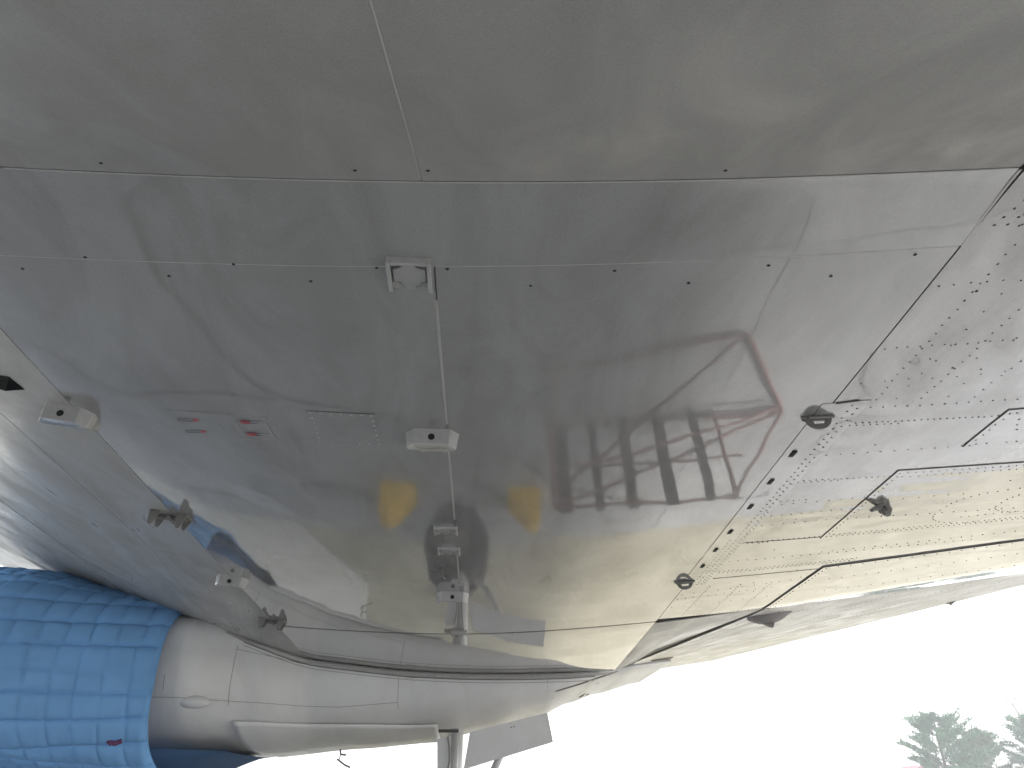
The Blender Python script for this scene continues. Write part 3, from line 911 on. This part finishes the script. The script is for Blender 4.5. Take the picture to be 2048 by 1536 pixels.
b = MB(); b.tube([(.56, -1.0, 1.68), (.36, -.9, 1.28), (.1, -.3, .8)], .04, 10); b.build('side_brace', M['steel'], gl, True)
b = MB(); b.box((-.155, -1.13, 1.80), (.06, -1.09, 1.83)); b.build('door_gap_shade', M['seal'], gl)  # dark bar put in for the shaded gap above the small door
for y in (-.36, .36):
    V = []; Fc = []; prof = [(.22, -.13), (.36, -.15), (.43, -.13), (.465, -.07), (.47, 0), (.465, .07), (.43, .13), (.36, .15), (.22, .13)]
    for k in range(36):
        a = 2*math.pi*k/36
        for r, yy in prof: V.append((r*math.cos(a), yy, r*math.sin(a)))
    n = len(prof)
    for k in range(36):
        for i in range(n-1): Fc.append((k*n+i, k*n+i+1, ((k+1) % 36)*n+i+1, ((k+1) % 36)*n+i))
    t = mesh('tyre', V, Fc, M['rubber'], gl, True); t.location = (-.1, y, .47)
    b = MB(); b.tube([(-.1, y-.12, .47), (-.1, y+.12, .47)], .17, 24); b.build('wheel_hub', M['hub'], gl)
# drain pipe under the bay door
b = MB(); b.tube([(-1.491, 9.145, 1.650), (-1.480, 9.134, 1.603), (-1.421, 9.134, 1.597)], .012, 6); b.tube([(-1.515, 9.134, 1.556), (-1.421, 9.134, 1.498), (-1.363, 9.134, 1.475)], .010, 6); b.tube([(-1.480, 9.134, 1.615), (-1.491, 9.134, 1.545)], .006, 6)
b.build('drain_pipe', M['seam_grey'], AC)

# ------------------------------------------------------------------ blue quilted engine cover
CS = [(-2.90, 7.22), (-3.4, 6.95), (-4.2, 6.52), (-4.9, 6.6), (-5.3, 7.1), (-5.5, 8.0)]
CB = [(-2.90, 1.30), (-3.4, 1.32), (-4.2, 1.44), (-4.9, 1.60), (-5.3, 1.9), (-5.5, 2.2)]
CT = [(-2.90, 2.98), (-3.4, 3.02), (-4.2, 3.20), (-4.9, 3.27), (-5.3, 3.0), (-5.5, 2.6)]
def cov(x, a):
    ys, zb, zt = interp(x, CS), interp(x, CB), interp(x, CT)
    zc = 2.2; A, B = 9.2 - ys, zc - zb
    c, s = math.cos(a), math.sin(a); e = 2/3.2
    if s < 0: B = zt - zc; e = 2/3.0
    return Vector((x, 9.2 - A*math.copysign(abs(c)**e, c), zc - B*math.copysign(abs(s)**e, s)))
V = []; Fc = []
nx, na = 190, 420
A0, A1 = -2.3, 2.2
def quilt(u, v):
    """pillow relief from row and column stitching, u along the nacelle, v round it"""
    u2 = u + .018*N3(u*3, v*3, 1.1) ; v2 = v + .02*N3(u*1.7, v*2.5, 4.2)
    row_ = v2/.19; r0 = math.floor(row_); fr_ = row_ - r0
    uu = u2/.18 + .37*N3(r0*7.7, 0, 3); fc = uu - math.floor(uu)
    pr = 1 - abs(2*fr_ - 1)**5
    pc = 1 - abs(2*fc - 1)**7
    d = .024*pr + .019*pc*(.4 + .6*pr) + .008*math.sin(math.pi*fr_)
    d += .010*N3(u*3, v*1.6, 7) + .009*N3(u*11, v*4.5, 2) + .003*N3(u*26, v*12, 5) + .0015*N3(u*70, v*40, 5)
    return d
for i in range(nx+1):
    x = -2.90 - 2.6*i/nx
    acc_v = 0; prev = None
    for k in range(na+1):
        a = A0 + (A1 - A0)*k/na
        p = cov(x, a)
        acc_v = 2.2 - p.z + .8*max(0, p.y - interp(x, CS) - .35)*(1 if p.z < 2.2 else -1) + .06*x
        q = (cov(x, a+.01) - cov(x, a-.01)); r = cov(x - .01, a) - cov(x + .01, a)
        nrm = q.cross(r).normalized()
        if nrm.dot(p - Vector((p.x, 9.2, 2.2))) < 0: nrm = -nrm
        edge = min(1, i/3)
        V.append(p + nrm*(quilt(-x, acc_v)*edge - .004))
for i in range(nx):
    for k in range(na): Fc.append((i*(na+1)+k, i*(na+1)+k+1, (i+1)*(na+1)+k+1, (i+1)*(na+1)+k))
EC = thing('engine_cover', 'blue quilted fabric cover over the front of the engine nacelle', 'cover', (-3.16, 9.85, 1.2))
def under(o, root):
    o.parent = root; o.matrix_parent_inverse.identity(); o.location = o.location - root.location
    return o
qs = under(mesh('quilted_shell', V, Fc, M['blue'], None, True), EC)
md = qs.modifiers.new('thick', 'SOLIDIFY'); md.thickness = .02; md.offset = 0
V = []; Fc = []
for i in range(60):
    a = A0 + (A1-A0)*i/59; p = cov(-2.90, a)
    for k in range(7):
        b_ = 2*math.pi*k/7; V.append((p.x + .014*math.cos(b_), p.y - .012*math.sin(b_), p.z))
for i in range(59):
    for k in range(7): Fc.append((i*7+k, i*7+(k+1) % 7, (i+1)*7+(k+1) % 7, (i+1)*7+k))
under(mesh('hem', V, Fc, M['blue'], None, True), EC)
V = []; Fc = []
for i in range(13):
    t = i/12; x = -3.10 + .66*t
    for k in range(13):
        a = math.pi*k/12; rr = (.26*(1 - t**1.4) + .015)
        V.append((x, 9.0 - 1.35*(1-.4*t)*math.cos(a), 1.60 - rr*math.sin(a) + .006*N3(x*9, a*4, 2)))
for i in range(12):
    for k in range(12): Fc.append((i*13+k, i*13+k+1, (i+1)*13+k+1, (i+1)*13+k))
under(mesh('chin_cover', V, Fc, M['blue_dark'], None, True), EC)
b = MB()
p = cov(-3.15, .50)
b.tube([p + Vector((-.06, -.045, .02)), p + Vector((0, -.07, 0)), p + Vector((.05, -.05, -.02)), p + Vector((.10, -.045, .0))], .02, 8)
b.tube([p + Vector((-.02, -.06, .03)), p + Vector((.03, -.07, -.03))], .016, 8)
M['tie'] = simple('dark_red_cord', (.12, .03, .10), .8)
under(b.build('tie_knot', M['tie'], None, True), EC)

# ------------------------------------------------------------------ things on the apron, seen as reflections in the gloss paint
def chock(x, y, s, label):
    o = thing('wheel_chock', label, 'chock', (x, y, 0), 'yellow chocks at the main wheel')
    b = MB(); b.prism([(-.24*s, 0), (.22*s, 0), (.22*s, .06), (-.10*s, .42), (-.24*s, .42)], 1, -.30, .30)
    b.build('wedge', M['yellow'], o, bevel=.01)
    h = MB(); h.tube([(-.15*s, -.31, .2), (-.15*s, -.36, .2), (-.15*s, -.36, .32), (-.15*s, -.31, .32)], .012, 6); h.build('handle', M['yellow'], o)
chock(-1.18, 9.0, 1, 'yellow wedge chock before the wheel, on the side of the blue cover')
chock(.60, 9.0, -1, 'yellow wedge chock behind the wheel, away from the blue cover')
stn = thing('work_stand', 'red tubular work stand with dark upright planks on the apron under the wing', 'work stand', (2, 6.6, 0))
def sp(x, y, z): return (x - 2, y - 6.6, z)
b = MB()
A_, B_, C_, D_ = (.75, 6.05), (2.8, 5.68), (3.85, 7.35), (.85, 7.08)
for p, q in ((A_, B_), (B_, C_), (C_, D_), (D_, A_)): b.tube([sp(*p, .05), sp(*q, .05)], .025, 8)
b.build('base_frame', M['redtube'], stn)
b = MB(); b.tube([sp(.82, 7.05, 1.08), sp(2.9, 7.2, 1.08)], .025, 8); b.tube([sp(.82, 7.05, .62), sp(3.1, 7.2, .62)], .02, 8); b.tube([sp(.85, 6.6, .9), sp(3.7, 7.2, .1)], .025, 8); b.build('rail', M['redtube'], stn)
b = MB(); b.tube([sp(.82, 7.05, .95), sp(2.75, 5.72, .06)], .022, 8); b.tube([sp(.82, 7.05, 1.05), sp(3.8, 7.3, .08)], .022, 8); b.tube([sp(2.9, 7.2, 1.08), sp(3.82, 7.3, .08)], .022, 8); b.build('diagonal_brace', M['redtube'], stn)
b = MB(); b.tube([sp(.82, 7.05, .03), sp(.82, 7.05, 1.1)], .03, 8); b.tube([sp(2.9, 7.2, .03), sp(2.9, 7.2, 1.1)], .025, 8); b.build('post', M['redtube'], stn)
pl_me = None
for x, w_ in ((.95, .15), (1.34, .09), (1.72, .12), (2.16, .13), (2.6, .10)):
    b = MB(); b.box((-w_/2, -.02, .03), (w_/2, .02, 1.12)); o = b.build('plank', M['wood'], stn); o.location = (x - 2, 7.10 + .03*(x-1) - 6.6, 0)

# ------------------------------------------------------------------ background: building and trees
bl = thing('building', 'low pale building with a red sheet roof and small gable, far behind the pines', 'building', (57.5, 112, -.72))
b = MB(); b.box((-5, -4, 0), (11, 4, 2.9)); b.build('wall', M['wall'], bl)
b = MB(); b.prism([(-4.6, 2.9), (4.6, 2.9), (4.6, 3.02), (0, 4.28), (-4.6, 3.02)], 0, -5.5, 11.5); rf = b.build('roof', M['roof'], bl)
b = MB(); b.prism([(-.6, 2.95), (2.8, 2.95), (1.1, 4.38)], 1, -5.0, 0); b.build('gable', M['roof'], bl)
for k in range(1, 5):
    b = MB(); b.box((-9.0 + k*4.4, -4.06, 1.0), (-7.8 + k*4.4, -3.96, 2.3)); f = b.build('window', M['white'], bl)
    b = MB(); b.box((-8.92 + k*4.4, -4.08, 1.08), (-7.88 + k*4.4, -4.0, 2.22)); b.build('pane', M['glass'], f)

def pine(x, y, h, rad, seed, label, mat):
    R = random.Random(seed)
    o = thing('pine_tree', label, 'tree', (x, y, -.16), 'pines beyond the apron')
    b = MB(); b.tube([(0, 0, 0), (.05, 0, h*.4), (.0, .05, h*.75), (.05, 0, h*.97)], h*.026, 8, h*.004)
    V = []; Fc = []
    nb = 90
    for i in range(nb):
        t = (i + R.random())/nb
        z = h*(.16 + .80*t)
        a = R.random()*6.283
        L = rad*(1 - t**3.2)*R.uniform(.55, 1.12) + .25
        up_ = .30 + .6*t
        tip = Vector((math.cos(a)*L, math.sin(a)*L, L*up_*R.uniform(.6, 1.3)))
        base = Vector((0, 0, z))
        if i % 3 == 0: b.tube([base, base + tip*.55 - Vector((0, 0, .06)), base + tip], .03*(1.2-t), 4, .008)
        nt_ = int(22 + 20*L)
        for j in range(nt_):
            s = R.uniform(.25, 1.0)
            c = base + tip*s + Vector((R.gauss(0, .12), R.gauss(0, .12), R.gauss(0, .09)))
            for q in range(7):                                   # one needle tuft
                d = (tip.normalized()*.6 + Vector((R.gauss(0, .6), R.gauss(0, .6), R.gauss(.45, .45)))).normalized()
                l = R.uniform(.16, .34); sdv = d.cross(Vector((R.random()-.5, R.random()-.5, R.random()-.5))).normalized()*R.uniform(.014, .03)
                n = len(V); V += [c - sdv, c + sdv, c + d*l]; Fc.append((n, n+1, n+2))
    b.build('trunk', M['bark'], o)
    mesh('crown', V, Fc, mat, o)
pine(34.6, 60, 6.2, 2.7, 11, 'tallest pale green pine, next to the red roofed building', M['pine'])
pine(38.0, 61, 5.1, 2.2, 12, 'shorter yellowish pine between two taller trees', M['pine2'])
pine(42.0, 60, 6.0, 2.7, 13, 'pine at the frame edge in front of the bare birch', M['pine'])
bt = thing('bare_tree', 'tall leafless birch behind the last pine', 'tree', (46.0, 66, -.16))
R = random.Random(5)
tb = MB(); cb = MB()
def branch(p, d, l, r, lev):
    q = p + d*l
    (tb if lev == 0 else cb).tube([p, (p+q)/2 + Vector((R.gauss(0, .03), R.gauss(0, .03), 0))*l, q], r, 5 if lev < 2 else 3, r*.55)
    if lev > 4: return
    for k in range(R.choice((3, 4)) if lev else 7):
        s = R.uniform(.35, 1)
        nd = (d + Vector((R.gauss(0, .5), R.gauss(0, .5), R.gauss(.12, .25)))).normalized()
        branch(p + d*l*s, nd, l*R.uniform(.42, .66), r*.5, lev+1)
branch(Vector((0, 0, 0)), Vector((0, 0, 1)), 6.6, .13, 0)
tb.build('trunk', M['bark'], bt); cb.build('branches', M['twig'], bt)

# ------------------------------------------------------------------ air
hz = MB(); hz.box((-150, -60, -1.2), (170, 220, 9.5))  # haze volume added to wash out the background, partly in place of overexposure flare
hm = bpy.data.materials.new('haze_air'); hm.use_nodes = True
hn = hm.node_tree.nodes; hn.clear()
ho = hn.new('ShaderNodeOutputMaterial'); hv = hn.new('ShaderNodeVolumePrincipled')
hv.inputs['Color'].default_value = (.97, .98, 1, 1); hv.inputs['Density'].default_value = .0036; hv.inputs['Anisotropy'].default_value = .3
hm.node_tree.links.new(hv.outputs[0], ho.inputs['Volume'])
tag(hz.build('haze', hm), kind='stuff')
